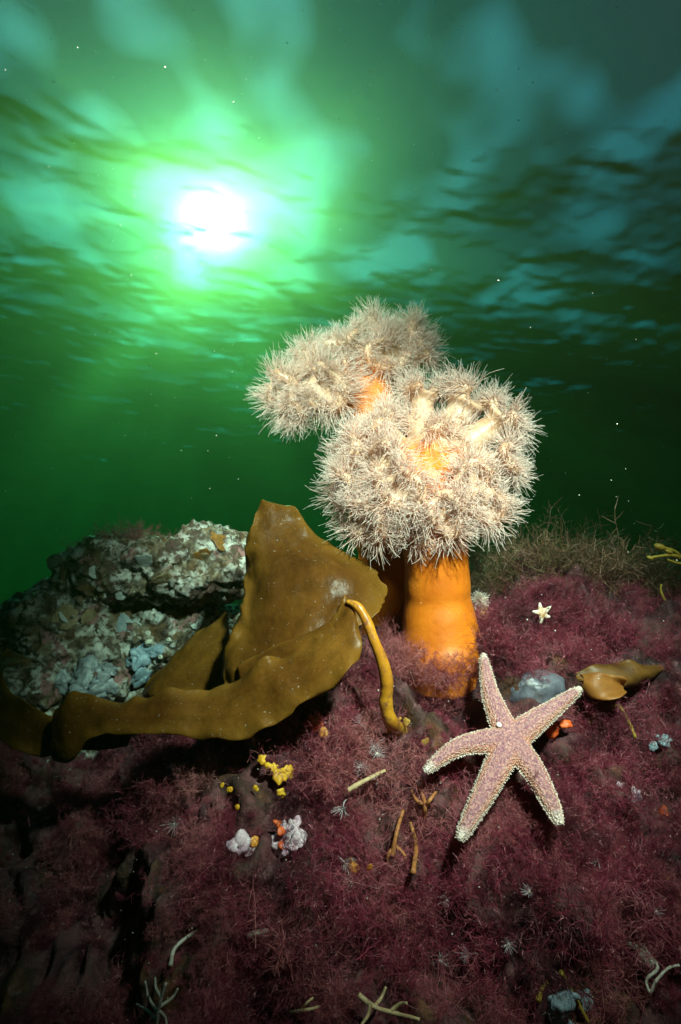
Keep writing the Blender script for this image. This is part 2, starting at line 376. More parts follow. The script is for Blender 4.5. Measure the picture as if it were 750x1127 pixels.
gi = ng.nodes.new('NodeGroupInput'); go = ng.nodes.new('NodeGroupOutput'); ip = ng.nodes.new('GeometryNodeInstanceOnPoints'); g2i = ng.nodes.new('GeometryNodeGeometryToInstance')
for o in src:
    oi = ng.nodes.new('GeometryNodeObjectInfo'); oi.inputs['Object'].default_value = o; oi.transform_space = 'ORIGINAL'; ng.links.new(oi.outputs['Geometry'], g2i.inputs[0])
def named(nm, ty):
    q = ng.nodes.new('GeometryNodeInputNamedAttribute'); q.data_type = ty; q.inputs[0].default_value = nm; return q.outputs[0]
ip.inputs['Pick Instance'].default_value = True
ng.links.new(gi.outputs[0], ip.inputs['Points']); ng.links.new(g2i.outputs[0], ip.inputs['Instance'])
e2r = ng.nodes.new('FunctionNodeEulerToRotation'); ng.links.new(named('rot', 'FLOAT_VECTOR'), e2r.inputs[0]); ng.links.new(e2r.outputs[0], ip.inputs['Rotation'])
ng.links.new(named('scl', 'FLOAT'), ip.inputs['Scale']); ng.links.new(ip.outputs[0], go.inputs[0])
turf.modifiers.new('turf', 'NODES').node_group = ng

# ------------------------------------------------------------------ plumose anemones
def remeshed(name, V, F, voxel, mat_, smooth_it=6):
    """join overlapping closed shapes into one continuous skin"""
    me = mesh_np(name + '_raw', V, F)
    o = bpy.data.objects.new(name + '_raw', me); C.objects.link(o)
    r = o.modifiers.new('r', 'REMESH'); r.mode = 'VOXEL'; r.voxel_size = voxel
    s = o.modifiers.new('s', 'SMOOTH'); s.iterations = smooth_it; s.factor = .5
    dg = bpy.context.evaluated_depsgraph_get(); dg.update()
    out = bpy.data.meshes.new_from_object(o.evaluated_get(dg)); out.name = name
    bpy.data.objects.remove(o); bpy.data.meshes.remove(me)
    out.shade_smooth(); out.materials.clear(); out.materials.append(mat_)
    return out
def closed_tube(P, R, sides=24):
    P = np.asarray(P); R = np.asarray(R)
    d0 = (P[0] - P[1]); d1 = P[-1] - P[-2]
    P = np.concatenate([[P[0] + d0 * 1e-3], P, [P[-1] + d1 * 1e-3]]); R = np.r_[1e-5, R, 1e-5]
    V, F_, _ = tubes(P[None], R[None], sides); return V, F_
def ellipsoid(c, axis, r, thick, seg=16):
    th = np.linspace(0, math.pi, seg); ph = np.arange(seg * 2) / (seg * 2) * 2 * math.pi
    z = np.cos(th)[:, None] * thick * np.ones_like(ph)[None]; rr = np.maximum(np.sin(th), 1e-3)[:, None] * r
    x = rr * np.cos(ph)[None]; y = rr * np.sin(ph)[None]
    R_ = np.array(Vector(axis).to_track_quat('Z', 'Y').to_matrix())
    V = np.stack([x, y, z], -1).reshape(-1, 3) @ R_.T + np.array(c)
    I = np.arange(seg * seg * 2).reshape(seg, seg * 2); J = np.roll(I, -1, 1)
    return V, np.stack([I[:-1], I[1:], J[1:], J[:-1]], -1).reshape(-1, 4)
def join(parts):
    Vs, Fs, o = [], [], 0
    for V, F_ in parts: Vs.append(V); Fs.append(np.asarray(F_) + o); o += len(V)
    return np.concatenate(Vs), np.concatenate(Fs)

m_body, N, L, B = mat('anemone_skin')
at_ = N.new('ShaderNodeAttribute'); at_.attribute_name = 'crown'
n1 = nz(N, L, 30, 4); n2 = nz(N, L, 160, 3)
skin = ramp(N, L, n1.outputs[0], [(.3, (.60, .14, .008)), (.55, (.72, .185, .010)), (.75, (.78, .23, .020))])
disc = ramp(N, L, n1.outputs[0], [(.3, (.50, .29, .19)), (.7, (.66, .45, .34))])
col = mix(N, L, at_.outputs['Fac'], skin.outputs[0], disc.outputs[0])
L.new(col, B.inputs['Base Color']); B.inputs['Roughness'].default_value = .45
B.inputs['Subsurface Weight'].default_value = .25; B.inputs['Subsurface Radius'].default_value = (.012, .005, .002); B.inputs['Subsurface Scale'].default_value = 1
bp = bump(N, L, n2.outputs[0], .0005); L.new(bp.outputs[0], B.inputs['Normal'])

m_tent, N, L, B = mat('tentacle')
at_ = N.new('ShaderNodeAttribute'); at_.attribute_name = 't'
r = ramp(N, L, at_.outputs['Fac'], [(0, (.68, .38, .28)), (.10, (.97, .88, .83)), (.22, (.80, .50, .41)), (.34, (.97, .88, .83)), (.5, (.95, .75, .69)), (.75, (.97, .85, .80)), (1, (.98, .92, .89))])
L.new(r.outputs[0], B.inputs['Base Color']); B.inputs['Roughness'].default_value = .35
t = N.new('ShaderNodeBsdfTranslucent'); L.new(r.outputs[0], t.inputs[0]); mx = N.new('ShaderNodeMixShader'); mx.inputs[0].default_value = .5
L.new(B.outputs[0], mx.inputs[1]); L.new(t.outputs[0], mx.inputs[2]); L.new(mx.outputs[0], N['Material Output'].inputs[0])

view = np.array([0, -math.cos(PITCH), -math.sin(PITCH)])
def anemone(label, base, colpts, colr, crown_c, lobes, count, voxel=.0028, tl=1.0):
    t_ = thing('plumose_anemone', label, 'anemone', base)
    colpts = catmull([np.array(p) for p in colpts], 40); colr = np.interp(np.linspace(0, 1, 40), np.linspace(0, 1, len(colr)), colr) * np.array([1 + .05 * fb(p_, 28, 3, 2.) for p_ in colpts])
    pieces = [closed_tube(colpts, colr, 28)]
    top = colpts[-1]; info = []
    for px, py, d, rpx, ax in lobes:
        c = np.array(at(px, py, d)); r = rpx / FP * d
        out_ = c - np.array(crown_c); a = out_ / (np.linalg.norm(out_) + 1e-6) * (1 - ax) + view * ax + np.array([0, 0, .12]); a /= np.linalg.norm(a)
        info.append((c, a, r))
        ph0 = rng.uniform(0, 6.28); Rl = np.array(Vector(a).to_track_quat('Z', 'Y').to_matrix()); info[-1] = (c, a, r, ph0)
        pa = ph0 + np.linspace(0, 5.3, 30); wv = 1 + .14 * np.sin(2 * pa + ph0) + .09 * np.sin(5 * pa)
        arc = np.stack([np.cos(pa) * r * .60 * wv, np.sin(pa) * r * .60 * wv, r * .10 * np.sin(3 * pa + ph0)], 1) @ Rl.T + c
        pieces.append(closed_tube(arc, np.full(30, r * .20), 10)); pieces.append(ellipsoid(c - a * r * .25, a, r * .66, r * .20))
        mid = (top + c) / 2 - a * r * .5 + np.array([0, .01, 0])
        pieces.append(closed_tube(catmull([top - (colpts[-1] - colpts[-6]) * .8, mid, c - a * r * .3], 14), np.linspace(colr[-1] * .62, r * .45, 14), 14))
    V, F_ = join(pieces)
    me = remeshed('body', V, F_, voxel, m_body, 8)
    n_ = len(me.vertices); co_ = np.zeros(n_ * 3); me.vertices.foreach_get('co', co_); co_ = co_.reshape(-1, 3)
    dmin = np.min([np.linalg.norm(co_ - c, axis=1) / r for c, a, r, _p in info], axis=0)
    dcol = np.min(np.linalg.norm(co_[:, None] - colpts[None, ::3], axis=2), axis=1) / colr.mean()
    cw = np.clip(1.75 - dmin, 0, 1) * np.clip((dcol - .75) * 2.2, 0, 1)
    at2 = me.attributes.new('crown', 'FLOAT', 'POINT'); at2.data.foreach_set('value', cw.astype(np.float32))
    part('body', me, t_)
    for c, a, r, ph0 in info:
        g = np.random.RandomState(rng.randint(1 << 30)); n_ = int(count * (r / .035) ** 1.5)
        ph = ph0 + g.uniform(-.15, 5.45, n_); ps = np.radians(g.uniform(-65, 175, n_))
        R_ = np.array(Vector(a).to_track_quat('Z', 'Y').to_matrix())
        lat = np.stack([np.cos(ph), np.sin(ph), np.zeros(n_)], 1); tan_ = np.stack([-np.sin(ph), np.cos(ph), np.zeros(n_)], 1); zz = np.array([0, 0, 1.])
        wv = 1 + .14 * np.sin(2 * ph + ph0) + .09 * np.sin(5 * ph)
        p = lat * (r * .60 * wv + r * .19 * np.cos(ps))[:, None] + zz * (r * .10 * np.sin(3 * ph + ph0) + r * .19 * np.sin(ps))[:, None]
        dr = lat * np.cos(ps)[:, None] + zz * (np.sin(ps) * .9 + .1)[:, None] + tan_ * (.35 * np.sin(4 * ph + ph0))[:, None] + g.normal(size=(n_, 3)) * .13
        dr /= np.linalg.norm(dr, axis=1, keepdims=True)
        inw = np.clip(np.degrees(ps) - 70, 0, 100) / 100
        ln_ = r * tl * (.60 - .36 * inw) * g.uniform(.7, 1.2, n_)
        bend = lat * (g.uniform(-.1, .4, n_) + .3 * inw)[:, None] + g.normal(size=(n_, 3)) * .34 - zz * .12
        k = 7; tt = np.linspace(0, 1, k)[None, :, None]
        wv = g.normal(size=(n_, 1, 3)) * .07
        Pn = p[:, None] + ln_[:, None, None] * (dr[:, None] * tt + bend[:, None] * tt ** 2 * .55 + wv * np.sin(tt * 5 + g.uniform(0, 6, (n_, 1, 1))))
        Pn = Pn @ R_.T + c
        Rn = np.linspace(1, .34, k)[None] * g.uniform(.00034, .00056, n_)[:, None]
        V, F2, tq = tubes(Pn, Rn, 4)
        part('tentacle_lobe', mesh_np('tentacle_lobe', V, F2, m_tent, attrs={'t': ('FLOAT', tq)}), t_, True)
    return t_
front_lobes = [(468, 468, .735, 36, .5), (516, 492, .71, 33, .6), (415, 466, .715, 30, .35), (464, 432, .745, 29, .15), (514, 438, .735, 35, .25), (556, 458, .715, 31, .2), (562, 508, .69, 30, .3),
    (382, 498, .70, 30, .3), (377, 541, .68, 31, .3), (402, 574, .655, 33, .45), (441, 540, .64, 36, .75), (490, 568, .635, 33, .7), (535, 556, .645, 33, .55), (520, 528, .65, 30, .75), (425, 508, .665, 32, .7), (455, 585, .65, 27, .5)]
anemone('large plumose anemone on a bright orange column with a frilly cream crown', at(487, 722, .70),
        [at(488, 740, .705), at(487, 722, .70), at(485, 700, .70), at(482, 660, .70), at(480, 610, .695), at(476, 560, .69), at(470, 520, .69)],
        [.066, .061, .051, .0425, .0405, .0415, .036], at(468, 515, .70), front_lobes, 600)
back_lobes = [(311, 434, 0.785, 32, .4), (357, 428, 0.765, 36, .7), (335, 398, 0.815, 29, .3), (376, 376, 0.825, 28, .25), (424, 366, 0.835, 33, .3), (427, 392, 0.785, 31, .75), (463, 370, 0.815, 28, .3), (472, 388, 0.795, 19, .3), (395, 400, 0.805, 27, .5), (322, 455, 0.775, 22, .3)]
anemone('plumose anemone leaning out behind the bigger one, with a brownish column', at(418, 690, 0.745),
        [at(438, 770, 0.82), at(436, 700, 0.81), at(434, 680, 0.81), at(428, 620, 0.80), at(414, 540, 0.775), at(412, 470, 0.795), at(405, 425, 0.810)],
        [.058, .054, .049, .044, .043, .04, .036], at(392, 410, 0.830), back_lobes, 600, .0032)

# ------------------------------------------------------------------ boulder on the left
def rough_rock(name, blobs, voxel, mat_, amp, sm=4):
    V, F_ = join([ellipsoid(c, a, r, t) for c, a, r, t in blobs])
    me = remeshed(name, V, F_, voxel, mat_, sm)
    n_ = len(me.vertices); co_ = np.zeros(n_ * 3); me.vertices.foreach_get('co', co_); co_ = co_.reshape(-1, 3)
    no_ = np.zeros(n_ * 3); me.vertices.foreach_get('normal', no_); no_ = no_.reshape(-1, 3)
    f = np.array([amp * (fb(p, 13, 4, 2.2) + .55 * abs(fb(p, 34, 3, 7.)) + .30 * fb(p, 90, 3, 4.)) for p in co_])
    me.vertices.foreach_set('co', (co_ + no_ * f[:, None]).ravel()); me.update()
    return me
m_rock, N, L, B = mat('encrusted_rock')
g_ = N.new('ShaderNodeNewGeometry'); vec = g_.outputs['Position']
a = nz(N, L, 16, 5, vec); b = nz(N, L, 42, 5, vec); c_ = nz(N, L, 110, 4, vec); d_ = nz(N, L, 26, 4, vec)
base = ramp(N, L, a.outputs[0], [(.32, (.03, .018, .010)), (.42, (.13, .062, .022)), (.50, (.20, .15, .10)), (.56, (.06, .035, .025)), (.70, (.15, .07, .06))])
wht = ramp(N, L, b.outputs[0], [(.46, (0, 0, 0)), (.62, (1, 1, 1))])
col = mix(N, L, wht.outputs[0], base.outputs[0], (.56, .52, .48))
pk = ramp(N, L, d_.outputs[0], [(.58, (0, 0, 0)), (.64, (1, 1, 1))]); col = mix(N, L, pk.outputs[0], col, (.30, .13, .13))
sp = ramp(N, L, c_.outputs[0], [(.50, (0, 0, 0)), (.60, (1, 1, 1))]); col = mix(N, L, sp.outputs[0], col, (.07, .04, .022))
L.new(col, B.inputs['Base Color']); B.inputs['Roughness'].default_value = .75
bp = bump(N, L, b.outputs[0], .006); bp2 = bump(N, L, c_.outputs[0], .003); L.new(bp.outputs[0], bp2.inputs['Normal']); L.new(bp2.outputs[0], B.inputs['Normal'])
RB = thing('encrusted_boulder', 'pale crusted boulder with patchy white and tan growth behind the kelp', 'boulder', at(120, 770, .86))
U = (0, -.15, 1)
blobs = [(at(225, 612, .90), U, .065, .05), (at(175, 620, .88), U, .075, .045), (at(120, 625, .87), U, .065, .055), (at(95, 650, .86), U, .05, .05), (at(150, 645, .86), U, .06, .03), (at(205, 640, .87), U, .07, .032), (at(245, 630, .89), U, .06, .05), (at(262, 610, .92), U, .03, .04),
         (at(60, 695, .84), U, .075, .07), (at(20, 725, .84), U, .07, .06), (at(95, 720, .84), U, .06, .045), (at(50, 750, .82), U, .08, .05), (at(110, 755, .80), U, .045, .03), (at(170, 690, .97), U, .14, .10), (at(230, 720, .97), U, .12, .09), (at(90, 800, .88), U, .16, .09)]
rme = rough_rock('rock', blobs, .0036, m_rock, .015)
rbvh = BVHTree.FromPolygons([tuple(v.co) for v in rme.vertices], [tuple(p.vertices) for p in rme.polygons])
part('rock', rme, RB)
def rhit(px, py):
    n_ = ray(px, py).normalized(); loc, nor, _, _ = rbvh.ray_cast(n_ * .15, n_)
    if loc is None: return hit(px, py)
    if nor.dot(n_) > 0: nor = -nor
    return loc, nor
def lump(c, axis, r, t, amp, sc_, seg=14, seed=0.):
    V, F_ = ellipsoid(c, axis, r, t, seg); cc = np.array(c)
    f = np.array([1 + amp * fb((p - cc), sc_, 3, seed) for p in V])
    return (V - cc) * f[:, None] + cc, F_
m_crust = [simple('white_crust', [(.35, (.34, .35, .33)), (.65, (.58, .60, .58))], 60, .7, .002, 150), simple('tan_crust', [(.35, (.20, .12, .05)), (.65, (.36, .27, .16))], 60, .7, .002, 150), simple('brown_crust', [(.35, (.20, .08, .02)), (.65, (.34, .15, .03))], 60, .5, .002, 150), simple('grey_crust', [(.35, (.22, .26, .29)), (.65, (.40, .45, .48))], 60, .6, .002, 150)]
for i in range(26):
    px, py = random.uniform(20, 265), random.uniform(585, 690)
    p, nor = rhit(px, py)
    if (p - at(px, py, .87)).length > .12 or nor.dot(-p.normalized()) < .55: continue
    r = random.uniform(.006, .018)
    V, F_ = lump(p, nor, r, r * .12, .35, 60, 14, i * 3.3)
    part('crust_patch', mesh_np('crust_patch', V, F_, random.choice([m_crust[0], m_crust[0], m_crust[1], m_crust[2], m_crust[3]])), RB)

m_squirt = simple('sea_squirt', [(.35, (.22, .24, .27)), (.65, (.40, .42, .45))], 80, .35, .0006, 300, .2)
m_squirt_b = simple('blue_grey_squirt', [(.35, (.22, .30, .38)), (.65, (.38, .47, .56))], 80, .35, .0006, 300, .2)
def colony(name, label, cat, pts, mat_, thick=.38, lob='lobe'):
    base, nor = rhit(pts[0][0], pts[0][1])
    t_ = thing(name, label, cat, base)
    for i, (px, py, rp) in enumerate(pts):
        p, nor = rhit(px, py); r = rp / FP * p.length
        V, F_ = lump(p, nor, r * 1.2, r * thick, .75, 55, 18, i * 5.)
        part(lob, mesh_np(lob, V, F_, mat_), t_)
    return t_
colony('sea_squirt_colony', 'pale grey sea squirt colony at the foot of the crusted boulder', 'sea squirts', [(85, 745, 10), (100, 742, 11), (112, 752, 10), (95, 757, 12), (78, 758, 10), (118, 738, 9), (108, 764, 9), (68, 752, 8), (122, 756, 7)], m_squirt)
colony('blue_sea_squirt_colony', 'bluish sea squirt colony in the hollow under the boulder', 'sea squirts', [(155, 722, 9), (163, 713, 8), (150, 735, 9), (158, 745, 8), (143, 728, 7), (172, 716, 6)], m_squirt_b)
colony('round_sea_squirt', 'single small bluish sea squirt beside the rising kelp blade', 'sea squirt', [(241, 733, 7), (245, 728, 4)], m_squirt_b, .9)
m_barn = simple('barnacle', [(.35, (.5, .46, .36)), (.65, (.75, .70, .6))], 80, .6, .0006, 300)
def barnacle(px, py, rp, label):
    p, nor = rhit(px, py); r = rp / FP * p.length
    t_ = thing('barnacle', label, 'barnacle', p, 'barnacles by the sea squirts')
    ph = np.arange(14) / 14 * 6.2832; R_ = np.array(nor.to_track_quat('Z', 'Y').to_matrix())
    rows = [(1, 0), (.85, .5), (.6, .85), (.42, .85), (.36, .5)]
    V = np.array([[r * q * (1 + .1 * math.sin(6 * a)) * math.cos(a), r * q * (1 + .1 * math.sin(6 * a)) * math.sin(a), r * z] for q, z in rows for a in ph]) @ R_.T + np.array(p)
    I = np.arange(70).reshape(5, 14); J = np.roll(I, -1, 1)
    part('shell', mesh_np('shell', V, np.stack([I[:-1], J[:-1], J[1:], I[1:]], -1).reshape(-1, 4), m_barn), t_)
    V, F_ = ellipsoid(p + nor * r * .5, nor, r * .36, r * .2, 8); part('plate', mesh_np('plate', V, F_, m_squirt), t_)
for px, py, rp in [(102, 731, 4), (103, 750, 4), (164, 706, 4.5), (163, 697, 3), (100, 773, 4.5), (53, 787, 4), (186, 704, 2.5), (177, 723, 2.5)]:
    barnacle(px, py, rp, 'tiny round cream barnacle among the sea squirts')

# ------------------------------------------------------------------ kelp
m_kelp, N, L, B = mat('kelp')
g_ = N.new('ShaderNodeNewGeometry'); n1 = nz(N, L, 9, 4, g_.outputs['Position']); n2 = nz(N, L, 330, 2, g_.outputs['Position']); n3 = nz(N, L, 22, 3, g_.outputs['Position'])
r = ramp(N, L, n1.outputs[0], [(.3, (.12, .046, .009)), (.5, (.185, .076, .012)), (.7, (.26, .118, .018))])
spk = ramp(N, L, n2.outputs[0], [(.70, (0, 0, 0)), (.73, (1, 1, 1))])
blt = ramp(N, L, nz(N, L, 60, 5, g_.outputs['Position'], rough=.7).outputs[0], [(.3, (.72, .72, .72)), (.7, (1.2, 1.2, 1.2))]); eat = N.new('ShaderNodeAttribute'); eat.attribute_name = 'edge'; er = ramp(N, L, eat.outputs['Fac'], [(.45, (0, 0, 0)), (.97, (.75, .75, .75))])
aat = N.new('ShaderNodeAttribute'); aat.attribute_name = 'across'; cb = N.new('ShaderNodeCombineXYZ'); L.new(aat.outputs['Fac'], cb.inputs[0]); stn = nz(N, L, 16, 3, cb.outputs[0]); st_ = ramp(N, L, stn.outputs[0], [(.35, (.90, .90, .90)), (.65, (1.07, 1.07, 1.07))])
col = mix(N, L, 1., r.outputs[0], blt.outputs[0], 'MULTIPLY'); col = mix(N, L, 1., col, st_.outputs[0], 'MULTIPLY'); col = mix(N, L, er.outputs[0], col, (.30, .145, .022)); col = mix(N, L, spk.outputs[0], col, (.5, .45, .36))
L.new(col, B.inputs['Base Color']); B.inputs['Roughness'].default_value = .36; B.inputs['Specular IOR Level'].default_value = .22
n4 = nz(N, L, 75, 4, g_.outputs['Position']); bp0 = bump(N, L, n4.outputs[0], .0018, .7); bp = bump(N, L, n3.outputs[0], .006, .8); L.new(bp0.outputs[0], bp.inputs['Normal']); L.new(bp.outputs[0], B.inputs['Normal'])
t = N.new('ShaderNodeBsdfTranslucent'); L.new(col, t.inputs[0]); mx = N.new('ShaderNodeMixShader'); mx.inputs[0].default_value = .45
L.new(B.outputs[0], mx.inputs[1]); L.new(t.outputs[0], mx.inputs[2]); L.new(mx.outputs[0], N['Material Output'].inputs[0])
def sheet(name, secs, nu, nv, mat_, thick=.0014, ruff=.004, bulge=0., seed=0., bdir=(0, -1, .2)):
    """loft between cross lines (A, B), each a pixel plus depth; edges ruffled, closed to a real thickness"""
    seed0 = seed; A_ = catmull([np.array(at(*s[0])) for s in secs], nu); B_ = catmull([np.array(at(*s[1])) for s in secs], nu)
    v = np.linspace(0, 1, nv); S = A_[:, None] * (1 - v)[None, :, None] + B_[:, None] * v[None, :, None]
    bd = np.array(bdir); wd = np.linalg.norm(B_ - A_, axis=1)
    S += (4 * v * (1 - v))[None, :, None] * wd[:, None, None] * bulge * bd
    for i in range(nu):
        for j in range(nv):
            e = abs(2 * v[j] - 1) ** 3; p = S[i, j]
            ed_ = (B_[i] - A_[i]) * (2 * v[j] - 1) * e
            S[i, j] = p + bd * (ruff * (.45 + 3.0 * e) * fb(p, 22, 2, seed) + min(ruff, .0035) * 2.5 * fb(p, 7, 2, seed + 4)) + ed_ * (.085 * fb(p, 13, 2, seed + 9) + .022 * fb(p, 70, 2, seed))
    N_ = np.cross(np.gradient(S, axis=0), np.gradient(S, axis=1)); N_ /= np.linalg.norm(N_, axis=2, keepdims=True) + 1e-9
    edge = np.minimum(1, np.minimum(v, 1 - v) * 12 + .25)[None, :, None]
    T_ = S + N_ * thick / 2 * edge; D_ = S - N_ * thick / 2 * edge
    I = np.arange(nu * nv).reshape(nu, nv); J = I + nu * nv
    f1 = grid_faces(nu, nv); f2 = grid_faces(nu, nv)[:, ::-1] + nu * nv
    rim = [np.stack([I[:-1, 0], I[1:, 0], J[1:, 0], J[:-1, 0]], -1), np.stack([I[1:, -1], I[:-1, -1], J[:-1, -1], J[1:, -1]], -1), np.stack([I[0, 1:], I[0, :-1], J[0, :-1], J[0, 1:]], -1), np.stack([I[-1, :-1], I[-1, 1:], J[-1, 1:], J[-1, :-1]], -1)]
    return mesh_np(name, np.concatenate([T_.reshape(-1, 3), D_.reshape(-1, 3)]), np.concatenate([f1, f2] + rim), mat_, attrs={'edge': ('FLOAT', np.tile(np.abs(2 * v - 1)[None], (2 * nu, 1))), 'across': ('FLOAT', np.tile(v[None], (2 * nu, 1)))})
KP, kn = hit(440, 806)
K = thing('kelp_plant', 'olive brown kelp with a broad upright blade and a ribbon folded over the reef', 'kelp', KP)
part('blade', sheet('blade', [((287, 552, .70), (291, 551, .70)), ((281, 566, .695), (318, 561, .70)), ((273, 590, .685), (343, 585, .69)), ((266, 620, .67), (382, 610, .67)), ((260, 650, .65), (428, 634, .64)), ((254, 685, .63), (433, 652, .625)), ((250, 715, .61), (412, 676, .60)), ((246, 745, .595), (380, 700, .585)), ((240, 775, .58), (350, 725, .575))],
    80, 60, m_kelp, .0014, .0055, .16, 1., (.1, -1, .1)), K)
part('folded_blade', sheet('folded_blade', [((380, 660, .585), (388, 662, .575)), ((372, 676, .575), (398, 690, .545)), ((352, 695, .57), (399, 716, .53)), ((322, 711, .565), (380, 748, .52)), ((292, 725, .56), (335, 772, .52)), ((262, 740, .56), (298, 796, .52)), ((232, 753, .56), (258, 813, .52)), ((190, 762, .565), (208, 812, .53)), ((145, 768, .57), (150, 806, .54)), ((105, 770, .575), (105, 812, .55)), ((80, 764, .575), (72, 832, .555)), ((62, 776, .58), (56, 832, .57))],
    120, 36, m_kelp, .0014, .0055, .12, 8., (0, -.8, .5)), K)
part('trailing_blade', sheet('trailing_blade', [((150, 785, .585), (140, 822, .575)), ((100, 790, .59), (95, 828, .58)), ((55, 782, .60), (50, 833, .59)), ((20, 765, .62), (10, 822, .60)), ((5, 745, .64), (-25, 790, .62)), ((18, 730, .66), (-22, 745, .66)), ((38, 728, .68), (10, 716, .69))],
    70, 30, m_kelp, .0014, .004, .08, 5., (0, -.8, .4)), K)
part('inner_fold', sheet('inner_fold', [((362, 688, .578), (372, 704, .560)), ((330, 700, .58), (345, 722, .558)), ((292, 716, .582), (300, 742, .565)), ((262, 735, .58), (266, 756, .572))], 40, 20, m_kelp, .002, .002, .25, 3., (0, -.8, .5)), K)
m_stipe, N, L, B = mat('kelp_stipe')
g_ = N.new('ShaderNodeNewGeometry'); n1 = nz(N, L, 35, 3, g_.outputs['Position']); n2 = nz(N, L, 120, 3, g_.outputs['Position'])
r = ramp(N, L, n1.outputs[0], [(.3, (.36, .13, .012)), (.6, (.56, .26, .02))]); r2 = ramp(N, L, n2.outputs[0], [(.56, (0, 0, 0)), (.66, (.9, .9, .9))])
col = mix(N, L, r2.outputs[0], r.outputs[0], (.25, .10, .04)); L.new(col, B.inputs['Base Color']); B.inputs['Roughness'].default_value = .35
sp_ = catmull([np.array(at(382, 662, .572)), np.array(at(394, 668, .565)), np.array(at(404, 684, .56)), np.array(at(412, 705, .555)), np.array(at(421, 728, .553)), np.array(at(426, 752, .553)), np.array(at(425, 775, .556)), np.array(at(431, 795, .565)), np.array(KP) - np.array(kn) * .004], 60)
fbn = np.array([1 + .12 * fb(p, 90, 2) for p in sp_]); sr = np.interp(np.linspace(0, 1, 60), [0, .12, .35, .6, .85, 1], [.0022, .0046, .0054, .0066, .0074, .0085]) * fbn
V, F_ = closed_tube(sp_, sr, 16); SP = part('stipe', mesh_np('stipe', V, F_, m_stipe), K)
for i in range(7):
    a_ = i / 7 * 6.28; e = KP + Vector((math.cos(a_) * .017, -.004 + .006 * math.sin(a_ * 2), math.sin(a_) * .015)); lo, _n, _i, _d = bvh.find_nearest(e)
    pts = catmull([np.array(sp_[-6]), np.array((Vector(sp_[-1]) + e) / 2 + kn * .006), np.array(lo)], 10)
    V, F_ = closed_tube(pts, np.linspace(.0034, .0016, 10), 8); part('holdfast_root', mesh_np('holdfast_root', V, F_, m_stipe), SP)

m_kelp_d = m_kelp
dk = obj('dim_kelp', sheet('kelp_blade', [((158, 762, .69), (160, 768, .68)), ((172, 742, .70), (178, 770, .66)), ((195, 715, .71), (205, 772, .65)), ((222, 690, .72), (236, 768, .64)), ((250, 676, .72), (262, 750, .64))], 40, 30, m_kelp, .0014, .004, .1, 6.))
tag(dk, 'short dim kelp blade lying in the hollow behind the folded kelp ribbon', 'kelp')
m_brk = leafy('brown_kelp', (.10, .04, .008), (.22, .10, .02), 40, .3, .5)
fr_ = obj('kelp_fragment', sheet('kelp_fragment', [((632, 742, 0.625), (636, 752, 0.610)), ((655, 730, 0.625), (652, 762, 0.605)), ((680, 726, 0.625), (678, 758, 0.600)), ((705, 726, 0.625), (706, 752, 0.605)), ((735, 728, 0.635), (736, 738, 0.625))], 50, 24, m_brk, .002, .010, .03, 12.))
tag(fr_, 'ragged brown kelp fragment lying flat beside the smooth blue-grey sponge', 'kelp')
fr2 = obj('orange_kelp_flap', sheet('orange_kelp_flap', [((640, 742, 0.605), (642, 756, 0.595)), ((652, 742, 0.600), (654, 768, 0.585)), ((668, 745, 0.600), (672, 770, 0.585)), ((682, 752, 0.605), (684, 764, 0.595))], 30, 20, leafy('orange_kelp', (.26, .09, .012), (.40, .16, .03), 40, .3, .55), .003, .006, .12, 2.))
tag(fr2, 'small rounded orange kelp flap tucked under the ragged brown fragment', 'kelp')

# ------------------------------------------------------------------ starfish
m_star, N, L, B = mat('starfish_skin')
tcd = N.new('ShaderNodeAttribute'); tcd.attribute_name = 'rim'
n1 = nz(N, L, 420, 3); v1 = nz(N, L, 520, typ='v'); n2 = nz(N, L, 40, 3)
pig = ramp(N, L, n1.outputs[0], [(.36, (.24, .10, .15)), (.5, (.38, .17, .19)), (.64, (.54, .28, .26))])
ed = mix(N, L, tcd.outputs['Fac'], pig.outputs[0], ramp(N, L, n1.outputs[0], [(.35, (.46, .17, .11)), (.65, (.66, .32, .21))]).outputs[0])
tipa = N.new('ShaderNodeAttribute'); tipa.attribute_name = 'tip'
ed = mix(N, L, tipa.outputs['Fac'], ed, (.85, .78, .72))
L.new(ed, B.inputs['Base Color']); B.inputs['Roughness'].default_value = .55
bp = bump(N, L, v1.outputs[0], .0016); L.new(bp.outputs[0], B.inputs['Normal'])
B.inputs['Subsurface Weight'].default_value = .15; B.inputs['Subsurface Radius'].default_value = (.006, .003, .002); B.inputs['Subsurface Scale'].default_value = 1
m_spine = simple('spine', [(.3, (.66, .52, .46)), (.7, (.80, .70, .64))], 200, .5, .0001, 300)
m_white = simple('white_plate', [(.3, (.82, .78, .72)), (.7, (.92, .90, .86))], 200, .5, .0001, 300)
